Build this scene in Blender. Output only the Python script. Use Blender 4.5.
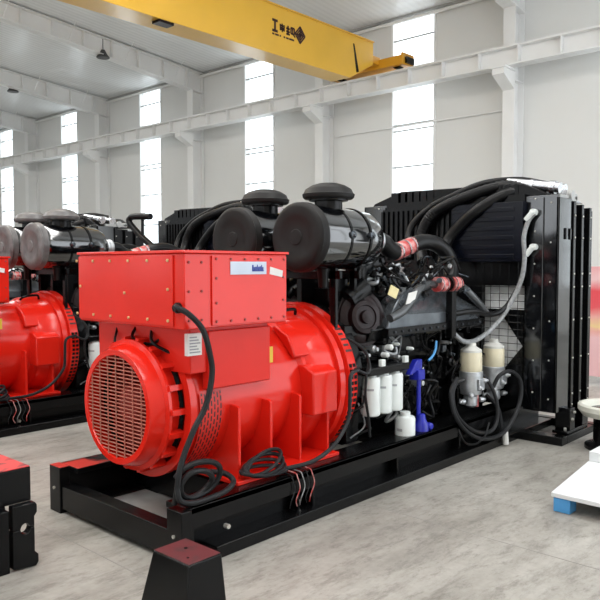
import bpy, bmesh, math, random
from mathutils import Vector, Matrix
random.seed(7)
PI = math.pi
for o in list(bpy.data.objects): bpy.data.objects.remove(o)
scn = bpy.context.scene
COL = scn.collection

# ------------------------------------------------------------------ camera
FPX = 712.0
cam_d = bpy.data.cameras.new('camera'); cam = bpy.data.objects.new('camera', cam_d); COL.objects.link(cam)
cam_d.sensor_fit = 'HORIZONTAL'; cam_d.sensor_width = 36.0; cam_d.lens = 36.0 * FPX / 600.0
cam_d.clip_start = 0.05; cam_d.clip_end = 300
th = math.radians(42.4); pitch = math.atan(35.0 / FPX)
fwd = Vector((math.cos(th) * math.cos(pitch), math.sin(th) * math.cos(pitch), -math.sin(pitch)))
cam.location = (0, 0, 1.6)
cam.rotation_euler = fwd.to_track_quat('-Z', 'Y').to_euler()
scn.camera = cam
# ------------------------------------------------------------------ world, lights, exposure
w = bpy.data.worlds.new('world'); scn.world = w; w.use_nodes = True
w.node_tree.nodes['Background'].inputs['Color'].default_value = (0.90, 0.95, 1.0, 1)
w.node_tree.nodes['Background'].inputs['Strength'].default_value = 3.2
scn.view_settings.view_transform = 'Standard'
try: scn.view_settings.look = 'None'
except Exception: pass
scn.view_settings.exposure = 0.0
scn.view_settings.gamma = 1.0
scn.view_settings.use_curve_mapping = False

def area(name, loc, sx, sy, power, color=(1, 1, 1), rot=(0, 0, 0)):
    l = bpy.data.lights.new(name, 'AREA'); l.shape = 'RECTANGLE'; l.size = sx; l.size_y = sy
    l.energy = power; l.color = color
    o = bpy.data.objects.new(name, l); COL.objects.link(o); o.location = loc; o.rotation_euler = rot
    return o
# fill lights added under the closed roof to brighten the hall
area('fill_light_strip', (0.5, 6.0, 9.5), 1.6, 18, 800, (1.0, 0.99, 0.97))
area('fill_light_strip', (6.0, 6.0, 9.1), 1.2, 26, 900, (1.0, 0.99, 0.97))
area('fill_light_strip', (-5.0, 5.0, 9.9), 1.6, 16, 600, (1.0, 0.99, 0.97))
area('fill_light_strip', (3.0, 30.0, 9.3), 1.6, 24, 1300, (1.0, 0.99, 0.97))

# ------------------------------------------------------------------ materials
def new_mat(name):
    m = bpy.data.materials.new(name); m.use_nodes = True
    nt = m.node_tree; b = nt.nodes['Principled BSDF']
    return m, nt, b
def mat(name, col, rough=0.5, metal=0.0, vary=0.06, scale=6.0, bump=0.0, bscale=60.0, coat=0.0, spec=0.5):
    m, nt, b = new_mat(name)
    tc = nt.nodes.new('ShaderNodeTexCoord')
    n = nt.nodes.new('ShaderNodeTexNoise'); n.inputs['Scale'].default_value = scale; n.inputs['Detail'].default_value = 5
    nt.links.new(tc.outputs['Object'], n.inputs['Vector'])
    r = nt.nodes.new('ShaderNodeValToRGB')
    r.color_ramp.elements[0].position = 0.3; r.color_ramp.elements[1].position = 0.7
    r.color_ramp.elements[0].color = tuple(c * (1 - vary) for c in col) + (1,)
    r.color_ramp.elements[1].color = tuple(min(1, c * (1 + vary)) for c in col) + (1,)
    nt.links.new(n.outputs['Fac'], r.inputs['Fac']); nt.links.new(r.outputs['Color'], b.inputs['Base Color'])
    b.inputs['Roughness'].default_value = rough; b.inputs['Metallic'].default_value = metal
    b.inputs['Specular IOR Level'].default_value = spec
    b.inputs['Coat Weight'].default_value = coat; b.inputs['Coat Roughness'].default_value = 0.12
    if bump:
        n2 = nt.nodes.new('ShaderNodeTexNoise'); n2.inputs['Scale'].default_value = bscale
        nt.links.new(tc.outputs['Object'], n2.inputs['Vector'])
        bp = nt.nodes.new('ShaderNodeBump'); bp.inputs['Strength'].default_value = bump; bp.inputs['Distance'].default_value = 0.01
        nt.links.new(n2.outputs['Fac'], bp.inputs['Height']); nt.links.new(bp.outputs['Normal'], b.inputs['Normal'])
    return m
RED = mat('red_paint', (0.74, 0.020, 0.010), 0.17, 0, 0.05, 3, 0.03, 12, 0.0, 0.40)
RED2 = mat('red_paint_soft', (0.70, 0.019, 0.010), 0.35, 0, 0.05, 3, spec=0.3)
BLACK = mat('black_gloss_paint', (0.003, 0.0035, 0.0045), 0.10, 0, 0.2, 4, 0.02, 10, 0.0, 1.0)
BLACKM = mat('black_satin_paint', (0.0035, 0.0036, 0.004), 0.24, 0, 0.2, 6, 0.03, 14, 0, 0.22)
BLACKG = mat('black_high_gloss_lacquer', (0.003, 0.0035, 0.0045), 0.08, 0, 0.2, 4, 0.0, 10, 1.0, 1.0)
HOUSE = mat('dark_grey_cast_housing', (0.17, 0.19, 0.21), 0.22, 0.65, 0.2, 8, 0.06, 30)
BLACKD = mat('black_matt_paint', (0.003, 0.003, 0.0035), 0.6, 0, 0.2, 6, spec=0.15)
NAVY = mat('dark_blue_black_panel', (0.003, 0.004, 0.009), 0.25, 0, 0.2, 4, spec=0.25)
RUBBER = mat('black_rubber', (0.006, 0.006, 0.0065), 0.3, 0, 0.15, 12, spec=0.22)
CABLE = mat('dark_grey_cable', (0.016, 0.0165, 0.018), 0.35, 0, 0.15, 12, spec=0.2)
GREYHOSE = mat('grey_braided_hose', (0.30, 0.31, 0.32), 0.35, 0.3, 0.25, 40)
LID = mat('charcoal_plastic', (0.013, 0.0125, 0.0125), 0.45, 0, 0.12, 10, spec=0.2)
LIDL = mat('pale_grey_plastic', (0.13, 0.125, 0.125), 0.35, 0, 0.35, 12)  # paler mottled grey for end lids and rain caps of the rear sets
CHROME = mat('bright_steel', (0.62, 0.63, 0.65), 0.22, 1.0, 0.08, 20)
ZINC = mat('zinc_bolt', (0.62, 0.60, 0.55), 0.35, 0.6, 0.1, 20)
ZINCY = mat('yellow_zinc_bolt', (0.72, 0.52, 0.25), 0.35, 0.5, 0.1, 20)
ALU = mat('cast_aluminium', (0.50, 0.52, 0.54), 0.38, 0.7, 0.2, 18, 0.15, 60)
GUNM = mat('gunmetal_casting', (0.07, 0.08, 0.092), 0.16, 0.7, 0.2, 8, 0.08, 30)
MAROON = mat('dark_maroon_casting', (0.010, 0.003, 0.0035), 0.35, 0.1, 0.25, 10, 0.2, 40, 0, 0.3)
PINKRED = mat('red_silicone_hose', (0.62, 0.11, 0.11), 0.4, 0, 0.25, 22)
_r = [n for n in PINKRED.node_tree.nodes if n.type == 'VALTORGB'][0].color_ramp
_r.elements[0].color = (0.50, 0.05, 0.05, 1); _r.elements[1].color = (0.72, 0.42, 0.40, 1); _r.elements[0].position = 0.42; _r.elements[1].position = 0.66
WHITE = mat('white_enamel', (0.72, 0.76, 0.75), 0.35, 0, 0.04, 8)
CREAM = mat('cream_plastic_bowl', (0.74, 0.68, 0.50), 0.35, 0, 0.08, 8)
BLUE = mat('blue_casting', (0.012, 0.018, 0.36), 0.35, 0, 0.15, 8)
LBLUE = mat('light_blue_foot', (0.07, 0.30, 0.62), 0.5, 0, 0.1, 8)
PAPER = mat('white_paper', (0.75, 0.74, 0.72), 0.6, 0, 0.03, 8)
PALEBLUE = mat('pale_blue_plate', (0.55, 0.62, 0.74), 0.35, 0, 0.05, 8)
TXTBLUE = mat('blue_print', (0.03, 0.06, 0.33), 0.5)
TXTDARK = mat('dark_print', (0.045, 0.012, 0.012), 0.6)
YELLOWL = mat('yellow_label', (0.75, 0.50, 0.04), 0.5)
YELLOW = mat('yellow_crane_paint', (0.78, 0.45, 0.05), 0.3, 0, 0.04, 1.5, 0, 60, 0.2)
ORANGE = mat('orange_crane_paint', (0.70, 0.33, 0.02), 0.4, 0, 0.05, 2)
STEELW = mat('white_painted_steel', (0.84, 0.84, 0.83), 0.4, 0, 0.03, 1.0)
GALV = mat('dull_galvanised', (0.42, 0.42, 0.41), 0.45, 0.3, 0.1, 8)
CORE = mat('pale_radiator_core', (0.80, 0.81, 0.82), 0.5, 0.0, 0.08, 14)
DARKL = mat('dark_lamp_metal', (0.05, 0.05, 0.05), 0.5)
PALLETW = mat('white_pallet_board', (0.74, 0.77, 0.78), 0.5, 0, 0.04, 6)
BANNER = None

def overspray_mat():
    # black paint with red overspray at the end of the beam (object x small)
    m, nt, b = new_mat('black_paint_red_overspray')
    tc = nt.nodes.new('ShaderNodeTexCoord')
    n = nt.nodes.new('ShaderNodeTexNoise'); n.inputs['Scale'].default_value = 9; n.inputs['Detail'].default_value = 6
    nt.links.new(tc.outputs['Object'], n.inputs['Vector'])
    sp = nt.nodes.new('ShaderNodeSeparateXYZ'); nt.links.new(tc.outputs['Object'], sp.inputs[0])
    g = nt.nodes.new('ShaderNodeNewGeometry'); sg = nt.nodes.new('ShaderNodeSeparateXYZ'); nt.links.new(g.outputs['Normal'], sg.inputs[0])
    mr = nt.nodes.new('ShaderNodeMapRange'); mr.inputs[1].default_value = -1.80; mr.inputs[2].default_value = -2.08
    mr.inputs[3].default_value = -0.2; mr.inputs[4].default_value = 0.55
    nt.links.new(sp.outputs['X'], mr.inputs[0])
    ad = nt.nodes.new('ShaderNodeMath'); ad.operation = 'ADD'; nt.links.new(mr.outputs[0], ad.inputs[0]); nt.links.new(n.outputs['Fac'], ad.inputs[1])
    ml = nt.nodes.new('ShaderNodeMath'); ml.operation = 'MULTIPLY'; nt.links.new(ad.outputs[0], ml.inputs[0]); nt.links.new(sg.outputs['Z'], ml.inputs[1])
    r = nt.nodes.new('ShaderNodeValToRGB'); r.color_ramp.elements[0].position = 0.6; r.color_ramp.elements[1].position = 0.75
    r.color_ramp.elements[0].color = (0.0035, 0.0036, 0.004, 1); r.color_ramp.elements[1].color = (0.50, 0.04, 0.03, 1)
    nt.links.new(ml.outputs[0], r.inputs['Fac']); nt.links.new(r.outputs['Color'], b.inputs['Base Color'])
    b.inputs['Roughness'].default_value = 0.3; b.inputs['Specular IOR Level'].default_value = 0.22
    return m
OVERSPRAY = overspray_mat()

def redtop_mat(name, col, lo, hi):
    # red paint worn onto the top of a black block
    m, nt, b = new_mat(name)
    tc = nt.nodes.new('ShaderNodeTexCoord')
    n = nt.nodes.new('ShaderNodeTexNoise'); n.inputs['Scale'].default_value = 14; n.inputs['Detail'].default_value = 6
    nt.links.new(tc.outputs['Object'], n.inputs['Vector'])
    r = nt.nodes.new('ShaderNodeValToRGB'); r.color_ramp.elements[0].position = lo; r.color_ramp.elements[1].position = hi
    r.color_ramp.elements[0].color = (0.03, 0.02, 0.02, 1); r.color_ramp.elements[1].color = col + (1,)
    nt.links.new(n.outputs['Fac'], r.inputs['Fac']); nt.links.new(r.outputs['Color'], b.inputs['Base Color'])
    b.inputs['Roughness'].default_value = 0.5
    return m
REDTOP = redtop_mat('dull_red_worn_top', (0.095, 0.014, 0.018), 0.25, 0.5)
REDTOPB = redtop_mat('bright_red_worn_top', (0.62, 0.05, 0.05), 0.3, 0.5)

def perf_mat(name, sx, sz, hole=0.6, fg=(0.60, 0.02, 0.012)):
    # red sheet punched with a brick pattern of dark slots (object x and z)
    m, nt, b = new_mat(name)
    tc = nt.nodes.new('ShaderNodeTexCoord')
    sp = nt.nodes.new('ShaderNodeSeparateXYZ'); nt.links.new(tc.outputs['Object'], sp.inputs[0])
    cb = nt.nodes.new('ShaderNodeCombineXYZ'); nt.links.new(sp.outputs['X'], cb.inputs['Y']); nt.links.new(sp.outputs['Z'], cb.inputs['X'])
    br = nt.nodes.new('ShaderNodeTexBrick'); br.inputs['Scale'].default_value = 1.0
    br.inputs['Brick Width'].default_value = sz; br.inputs['Row Height'].default_value = sx; br.inputs['Mortar Size'].default_value = 0.007
    br.inputs['Color1'].default_value = (0.02, 0.004, 0.004, 1); br.inputs['Color2'].default_value = (0.03, 0.005, 0.005, 1)
    br.inputs['Mortar'].default_value = fg + (1,)
    nt.links.new(cb.outputs[0], br.inputs['Vector']); nt.links.new(br.outputs['Color'], b.inputs['Base Color'])
    b.inputs['Roughness'].default_value = 0.45
    return m
PERF = perf_mat('perforated_red_sheet', 0.024, 0.045)

def floor_mat():
    m, nt, b = new_mat('worn_concrete')
    tc = nt.nodes.new('ShaderNodeTexCoord')
    def noise(scale, det, sc=(1, 1, 1), rough=0.6):
        mp = nt.nodes.new('ShaderNodeMapping'); mp.inputs['Scale'].default_value = sc; mp.inputs['Rotation'].default_value = (0, 0, 0.83)
        nt.links.new(tc.outputs['Object'], mp.inputs['Vector'])
        n = nt.nodes.new('ShaderNodeTexNoise'); n.inputs['Scale'].default_value = scale; n.inputs['Detail'].default_value = det; n.inputs['Roughness'].default_value = rough
        nt.links.new(mp.outputs[0], n.inputs['Vector']); return n
    def ramp(src, e):
        r = nt.nodes.new('ShaderNodeValToRGB'); els = r.color_ramp.elements
        els[0].position, els[0].color = e[0][0], e[0][1] + (1,)
        els[1].position, els[1].color = e[-1][0], e[-1][1] + (1,)
        for p, c in e[1:-1]:
            x = els.new(p); x.color = c + (1,)
        nt.links.new(src, r.inputs['Fac']); return r
    def mix(a, bb, fac, mode='MULTIPLY'):
        mx = nt.nodes.new('ShaderNodeMix'); mx.data_type = 'RGBA'; mx.blend_type = mode
        mx.inputs['Factor'].default_value = fac
        nt.links.new(a, mx.inputs['A']); nt.links.new(bb, mx.inputs['B']); return mx.outputs['Result']
    base = ramp(noise(1.3, 10, (0.55, 1.3, 1), 0.65).outputs['Fac'], [(0.32, (0.25, 0.238, 0.212)), (0.5, (0.36, 0.345, 0.313)), (0.68, (0.46, 0.445, 0.41))]).outputs['Color']
    str1 = ramp(noise(6.5, 12, (0.4, 1.5, 1), 0.8).outputs['Fac'], [(0.34, (0.52, 0.51, 0.49)), (0.5, (1, 1, 1)), (0.8, (1.12, 1.12, 1.12))]).outputs['Color']
    fine = ramp(noise(22, 6).outputs['Fac'], [(0.3, (0.86, 0.86, 0.85)), (0.6, (1, 1, 1))]).outputs['Color']
    blot = ramp(noise(13, 12, (0.6, 1.2, 1), 0.8).outputs['Fac'], [(0.36, (0.55, 0.54, 0.52)), (0.47, (1, 1, 1))]).outputs['Color']
    c = mix(base, str1, 0.85); c = mix(c, fine, 0.8); c = mix(c, blot, 0.7)
    nt.links.new(c, b.inputs['Base Color'])
    rr = ramp(noise(1.6, 6).outputs['Fac'], [(0.3, (0.38, 0.38, 0.38)), (0.7, (0.62, 0.62, 0.62))]).outputs['Color']
    nt.links.new(rr, b.inputs['Roughness'])
    bp = nt.nodes.new('ShaderNodeBump'); bp.inputs['Strength'].default_value = 0.12; bp.inputs['Distance'].default_value = 0.01
    nt.links.new(noise(30, 6).outputs['Fac'], bp.inputs['Height']); nt.links.new(bp.outputs['Normal'], b.inputs['Normal'])
    return m
FLOOR = floor_mat()

def ribbed_mat(name, col, axis, freq, rough, strength, vary=0.03):
    m, nt, b = new_mat(name)
    tc = nt.nodes.new('ShaderNodeTexCoord')
    wv = nt.nodes.new('ShaderNodeTexWave'); wv.wave_type = 'BANDS'; wv.bands_direction = axis; wv.inputs['Scale'].default_value = freq
    nt.links.new(tc.outputs['Object'], wv.inputs['Vector'])
    n = nt.nodes.new('ShaderNodeTexNoise'); n.inputs['Scale'].default_value = 0.4; n.inputs['Detail'].default_value = 4
    nt.links.new(tc.outputs['Object'], n.inputs['Vector'])
    r = nt.nodes.new('ShaderNodeValToRGB')
    r.color_ramp.elements[0].position = 0.3; r.color_ramp.elements[1].position = 0.7
    r.color_ramp.elements[0].color = tuple(c * (1 - vary) for c in col) + (1,); r.color_ramp.elements[1].color = tuple(c * (1 + vary) for c in col) + (1,)
    nt.links.new(n.outputs['Fac'], r.inputs['Fac']); nt.links.new(r.outputs['Color'], b.inputs['Base Color'])
    bp = nt.nodes.new('ShaderNodeBump'); bp.inputs['Strength'].default_value = strength; bp.inputs['Distance'].default_value = 0.02
    nt.links.new(wv.outputs['Fac'], bp.inputs['Height']); nt.links.new(bp.outputs['Normal'], b.inputs['Normal'])
    b.inputs['Roughness'].default_value = rough
    return m
WALLM = ribbed_mat('grey_white_wall_sheet', (0.76, 0.76, 0.74), 'Y', 1.0, 0.4, 0.06)
CEILM = ribbed_mat('pale_corrugated_ceiling', (0.82, 0.83, 0.83), 'Y', 1.6, 0.22, 0.25)

def pane_mat():
    m = bpy.data.materials.new('window_polycarbonate'); m.use_nodes = True
    nt = m.node_tree; nt.nodes.clear()
    out = nt.nodes.new('ShaderNodeOutputMaterial'); tr = nt.nodes.new('ShaderNodeBsdfTransparent'); gl = nt.nodes.new('ShaderNodeBsdfGlossy')
    gl.inputs['Roughness'].default_value = 0.1
    tc = nt.nodes.new('ShaderNodeTexCoord'); n = nt.nodes.new('ShaderNodeTexNoise'); n.inputs['Scale'].default_value = 3
    nt.links.new(tc.outputs['Object'], n.inputs['Vector'])
    r = nt.nodes.new('ShaderNodeValToRGB'); r.color_ramp.elements[0].color = (0.86, 0.90, 0.90, 1); r.color_ramp.elements[1].color = (1, 1, 1, 1)
    nt.links.new(n.outputs['Fac'], r.inputs['Fac']); nt.links.new(r.outputs['Color'], tr.inputs['Color'])
    mx = nt.nodes.new('ShaderNodeMixShader'); mx.inputs[0].default_value = 0.06
    nt.links.new(tr.outputs[0], mx.inputs[1]); nt.links.new(gl.outputs[0], mx.inputs[2]); nt.links.new(mx.outputs[0], out.inputs[0])
    return m
PANE = pane_mat()

# ------------------------------------------------------------------ mesh builder
def catmull(pts, seg=8):
    P = [Vector(p) for p in pts]
    if len(P) < 3: return P
    P = [P[0] * 2 - P[1]] + P + [P[-1] * 2 - P[-2]]
    out = []
    for i in range(1, len(P) - 2):
        a, b, c, d = P[i - 1], P[i], P[i + 1], P[i + 2]
        for k in range(seg):
            t = k / seg
            out.append(0.5 * ((2 * b) + (c - a) * t + (2 * a - 5 * b + 4 * c - d) * t * t + (3 * b - a - 3 * c + d) * t ** 3))
    out.append(P[-2]); return out
def frame_of(d):
    d = d.normalized(); u = Vector((0, 0, 1)) if abs(d.z) < 0.9 else Vector((1, 0, 0))
    a = d.cross(u).normalized(); return a, d.cross(a).normalized()
class B:
    def __init__(s, org=(0, 0, 0)): s.bm = bmesh.new(); s.o = Vector(org)
    def face(s, vs, m):
        try: f = s.bm.faces.new(vs); f.material_index = m
        except ValueError: pass
    def v(s, p): return s.bm.verts.new(Vector(p) - s.o)
    def box(s, x0, x1, y0, y1, z0, z1, m=0):
        v = [s.v((x, y, z)) for x in (x0, x1) for y in (y0, y1) for z in (z0, z1)]
        for q in ((0, 1, 3, 2), (4, 6, 7, 5), (0, 4, 5, 1), (2, 3, 7, 6), (0, 2, 6, 4), (1, 5, 7, 3)): s.face([v[i] for i in q], m)
        return s
    def prism(s, poly, ext, m=0):
        e = Vector(ext); a = [s.v(p) for p in poly]; b = [s.v(Vector(p) + e) for p in poly]; n = len(a)
        s.face(a, m); s.face(b[::-1], m)
        for i in range(n): s.face([a[i], b[i], b[(i + 1) % n], a[(i + 1) % n]], m)
        return s
    def rings(s, rings, m=0, caps=True, closed=True):
        R = [[s.v(p) for p in r] for r in rings]; n = len(R[0])
        for a, b in zip(R, R[1:]):
            for i in range(n if closed else n - 1): s.face([a[i], a[(i + 1) % n], b[(i + 1) % n], b[i]], m)
        if caps: s.face(R[0][::-1], m); s.face(R[-1], m)
        return s
    def lathe(s, o, axis, prof, n=32, m=0, caps=True, a0=0, a1=2 * PI):
        o = Vector(o); ax = Vector(axis).normalized(); u, v = frame_of(ax)
        full = abs(a1 - a0 - 2 * PI) < 1e-4; k = n if full else n + 1
        rr = [[o + ax * a + (u * math.cos(a0 + (a1 - a0) * i / n) + v * math.sin(a0 + (a1 - a0) * i / n)) * max(r, 1e-4) for i in range(k)] for a, r in prof]
        return s.rings(rr, m, caps and full, full)
    def cyl(s, p0, p1, r, r1=None, n=20, m=0):
        p0, p1 = Vector(p0), Vector(p1); d = p1 - p0
        return s.lathe(p0, d, [(0, r), (d.length, r if r1 is None else r1)], n, m)
    def tube(s, pts, r, n=8, m=0, seg=8, rib=0, straight=False):
        P = [Vector(p) for p in pts] if straight else catmull(pts, seg); rr = []; prev = None
        for i, p in enumerate(P):
            d = (P[min(i + 1, len(P) - 1)] - P[max(i - 1, 0)]).normalized()
            if prev is None: a, b = frame_of(d)
            else:
                a = (prev - d * prev.dot(d)).normalized(); b = d.cross(a).normalized()
            prev = a; q = r * (1 + (rib if i % 2 else 0))
            rr.append([p + (a * math.cos(2 * PI * k / n) + b * math.sin(2 * PI * k / n)) * q for k in range(n)])
        return s.rings(rr, m)
    def ball(s, c, r, m=0, n=10, sz=1.0):
        return s.lathe(c, (0, 0, 1), [(-r * sz * math.cos(PI * i / n), r * math.sin(PI * i / n)) for i in range(n + 1)], n * 2, m)
    def bolts(s, pts, axis, r=0.009, h=0.008, m=0):
        ax = Vector(axis).normalized()
        for p in pts: s.lathe(Vector(p), ax, [(-0.002, r), (h, r)], 6, m)
        return s
    def build(s, name, mats, parent=None, bevel=0.0, sharp=35):
        bm = s.bm; bmesh.ops.recalc_face_normals(bm, faces=bm.faces)
        for f in bm.faces: f.smooth = True
        lim = math.radians(sharp)
        for e in bm.edges:
            if len(e.link_faces) == 2:
                e.smooth = e.calc_face_angle(0) < lim
        me = bpy.data.meshes.new(name); bm.to_mesh(me); bm.free()
        for mm in (mats if isinstance(mats, (list, tuple)) else [mats]): me.materials.append(mm)
        ob = bpy.data.objects.new(name, me); COL.objects.link(ob)
        if parent is not None: ob.parent = parent
        else: ob.location = s.o
        if bevel:
            md = ob.modifiers.new('bevel', 'BEVEL'); md.width = bevel; md.segments = 2; md.limit_method = 'ANGLE'; md.angle_limit = math.radians(40)
        return ob
def split(s, name, mats, parent, bevel=0.0):
    # one object per connected piece
    todo = set(s.bm.verts); res = []
    while todo:
        st_ = [todo.pop()]; comp = set(st_)
        while st_:
            v = st_.pop()
            for e in v.link_edges:
                u = e.other_vert(v)
                if u in todo: todo.discard(u); comp.add(u); st_.append(u)
        n = B(s.o); mp = {v: n.bm.verts.new(v.co) for v in comp}; fs = set(f for v in comp for f in v.link_faces)
        for f in fs: n.face([mp[v] for v in f.verts], f.material_index)
        res.append(n.build(name, mats, parent, bevel))
    s.bm.free(); return res
B.split = split
def tag(o, label, cat, group=None):
    o['label'] = label; o['category'] = cat
    if group: o['group'] = group
    return o
def thing(name, label, cat, loc, group=None):
    o = bpy.data.objects.new(name, None); COL.objects.link(o); o.location = loc; o.empty_display_size = 0.2
    return tag(o, label, cat, group)
def struct(o): o['kind'] = 'structure'; return o
def copy_tree(o, parent=None):
    c = o.copy(); COL.objects.link(c)
    if parent is not None: c.parent = parent
    for ch in list(o.children): copy_tree(ch, c)
    return c

# ------------------------------------------------------------------ the hall
XW = 16.62; BAY = 6.0; CY0 = 7.95
YMIN, YMAX, XMIN = -4.0, 50.0, -11.0
struct(B().box(XMIN, XW, YMIN, YMAX, -0.2, 0.0).build('floor', FLOOR))
jb = B()
for x in (2.10, 0.43, 3.77, 7.11): jb.box(x - 0.003, x + 0.003, YMIN, YMAX, -0.01, 0.0015)
for y in (0.2, 5.2, 10.2): jb.box(XMIN, XW, y - 0.003, y + 0.003, -0.01, 0.0015)
struct(jb.build('trim_1', mat('saw_cut_joint', (0.30, 0.29, 0.27), 0.8)))
def ceil_z(x): return 8.42 + 0.085 * (XW - x)
ROOFX = XMIN
cb = B(); cb.prism([(XW + 0.2, YMIN, ceil_z(XW + 0.2)), (ROOFX, YMIN, ceil_z(ROOFX)), (ROOFX, YMIN, ceil_z(ROOFX) + 0.15), (XW + 0.2, YMIN, ceil_z(XW + 0.2) + 0.15)], (0, YMAX - YMIN, 0))
struct(cb.build('ceiling', CEILM))
# back wall with tall window openings
win = [(11.0 + BAY * k) for k in range(-3, 7)]
wb = B(); y = YMIN; HW = 0.67; WT = 8.33; WB = 1.1
for c in win:
    wb.box(XW, XW + 0.2, y, c - HW, 0, 8.45)
    wb.box(XW, XW + 0.2, c - HW, c + HW, 0, WB); wb.box(XW, XW + 0.2, c - HW, c + HW, WT, 8.45)
    y = c + HW
wb.box(XW, XW + 0.2, y, YMAX, 0, 8.45)
struct(wb.build('wall_back', WALLM))
struct(B().box(XMIN, XW, YMAX, YMAX + 0.2, 0, 11).build('wall_left', WALLM))
q = B(); q.box(XMIN, 5.0, YMIN - 0.2, YMIN, 0, 11); q.box(5.0, 16.3, YMIN - 0.2, YMIN, 7.2, 11); q.box(16.3, XW, YMIN - 0.2, YMIN, 0, 11)   # big open roller door
struct(q.build('wall_right', WALLM))
q = B(); y = YMIN
for k in range(-2, 6):
    c = 4.0 + BAY * k
    q.box(XMIN - 0.2, XMIN, y, c - 0.9, 0, 11); q.box(XMIN - 0.2, XMIN, c - 0.9, c + 0.9, 0, 1.1); q.box(XMIN - 0.2, XMIN, c - 0.9, c + 0.9, 8.3, 11); y = c + 0.9
q.box(XMIN - 0.2, XMIN, y, YMAX, 0, 11)
struct(q.build('wall_front', WALLM))
for k, c in enumerate(win):
    f = B()
    f.box(XW - 0.02, XW + 0.08, c - HW - 0.05, c - HW + 0.012, WB, WT + 0.05); f.box(XW - 0.02, XW + 0.08, c + HW - 0.012, c + HW + 0.05, WB, WT + 0.05)
    f.box(XW - 0.02, XW + 0.08, c - HW, c + HW, WB - 0.05, WB); f.box(XW - 0.02, XW + 0.08, c - HW, c + HW, WT, WT + 0.05)
    z = WB + 0.9
    while z < WT - 0.3:
        f.box(XW + 0.03, XW + 0.07, c - HW, c + HW, z - 0.018, z + 0.018, 1); z += 1.16
    f.box(XW + 0.03, XW + 0.07, c - HW, c + HW, 5.30, 5.335, 1)
    fo = struct(f.build('window_%d' % (k + 1), [STEELW, GALV]))
    B().box(XW + 0.09, XW + 0.10, c - HW, c + HW, WB, WT).build('pane', PANE, fo)
# eave conduit and trim
struct(B().box(XW - 0.06, XW, YMIN, YMAX, 8.36, 8.42).build('trim_2', GALV))
struct(B().tube([(XW - 0.1, YMIN, 8.27), (XW - 0.1, YMAX, 8.27)], 0.045, 8, straight=True).build('trim_3', STEELW))
struct(B().tube([(XW - 0.05, 8.2, 5.42), (XW - 0.05, 13.7, 5.42)], 0.02, 6, straight=True).build('trim_4', STEELW))
# columns, rafters, crane runway
for k in range(-3, 7):
    cy = CY0 + BAY * k
    c = B()
    c.box(16.10, 16.13, cy - 0.15, cy + 0.15, 0, 7.75); c.box(16.58, 16.61, cy - 0.15, cy + 0.15, 0, 8.30); c.box(16.13, 16.58, cy - 0.009, cy + 0.009, 0, 8.30)
    for z in (0.02, 3.0, 6.0): c.box(16.13, 16.58, cy - 0.14, cy + 0.14, z, z + 0.02)
    # corbel for the runway
    c.prism([(16.1, cy - 0.15, 6.19), (15.55, cy - 0.15, 6.19), (15.55, cy - 0.15, 6.05), (16.1, cy - 0.15, 5.78)], (0, 0.3, 0))
    c.box(15.5, 16.1, cy - 0.2, cy + 0.2, 6.19, 6.23)
    struct(c.build('steel_column', STEELW))
    r = B()
    def raf(x, d): return ceil_z(x) - d
    xs = [(16.58, 0.75), (15.0, 0.68), (11.5, 0.55), (6.0, 0.55), (ROOFX, 0.55)]
    top = [(x, cy - 0.012, ceil_z(x) - 0.06) for x, d in xs]; bot = [(x, cy - 0.012, ceil_z(x) - d) for x, d in xs]
    r.prism(top + bot[::-1], (0, 0.024, 0))
    r.prism([(x, cy - 0.17, z) for x, _, z in bot] + [(x, cy - 0.17, z + 0.02) for x, _, z in bot[::-1]], (0, 0.34, 0))
    r.prism([(x, cy - 0.17, z) for x, _, z in top] + [(x, cy - 0.17, z + 0.02) for x, _, z in top[::-1]], (0, 0.34, 0))
    x = 15.9
    while x > -8:
        dd = 0.55 if x < 11.5 else 0.55 + (x - 11.5) * 0.04
        r.box(x - 0.008, x + 0.008, cy - 0.15, cy + 0.15, ceil_z(x) - dd, ceil_z(x) - 0.05); x -= 1.0
    # fly braces
    x = 15.4
    while x > -6:
        r.cyl((x, cy - 0.1, ceil_z(x) - 0.5), (x, cy - 0.55, ceil_z(x) - 0.02), 0.014, n=6); x -= 2.0
    struct(r.build('roof_rafter', STEELW))
rb = B(); RX0, RX1, RZ0, RZ1 = 15.6, 15.95, 6.23, 6.67
rb.box(RX0, RX1, YMIN, YMAX, RZ0, RZ0 + 0.03); rb.box(RX0, RX1, YMIN, YMAX, RZ1 - 0.03, RZ1); rb.box(15.765, 15.785, YMIN, YMAX, RZ0, RZ1)
y = YMIN + 0.5
while y < YMAX:
    rb.box(RX0 + 0.015, RX1 - 0.015, y - 0.01, y + 0.01, RZ0, RZ1); y += 1.0
rb.box(15.74, 15.81, YMIN, YMAX, RZ1, RZ1 + 0.06)
struct(rb.build('crane_runway_beam', STEELW))

# overhead crane
cr = thing('overhead_crane', 'yellow overhead travelling crane bridge on the white runway beam under the roof', 'crane', (10, 11.6, 6.6))
O = cr.location
GY0, GY1, GZ0, GZ1, GXE = 11.35, 11.95, 6.32, 7.40, 15.27
g = B(O)
prof = [(-9.5, GZ0), (14.3, GZ0), (GXE, GZ0 + 0.52), (GXE, GZ1), (-9.5, GZ1)]
g.prism([(x, GY0, z) for x, z in prof], (0, GY1 - GY0, 0))
for x in range(-8, 16, 1): g.box(x, x + 0.05, GY0 - 0.012, GY0, GZ1 - 0.04, GZ1 + 0.02)
girder = g.build('girder', YELLOW, cr, 0.01)
B(O).box(-9.5, GXE, GY0 - 0.04, GY0 + 0.02, GZ1, GZ1 + 0.025).build('top_flange', YELLOW, girder)
t = B(O); t.box(15.55, 15.98, 10.62, 13.1, RZ1 + 0.12, RZ1 + 0.36); t.box(15.5, 16.02, 10.58, 10.64, RZ1 + 0.10, RZ1 + 0.40)
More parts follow.
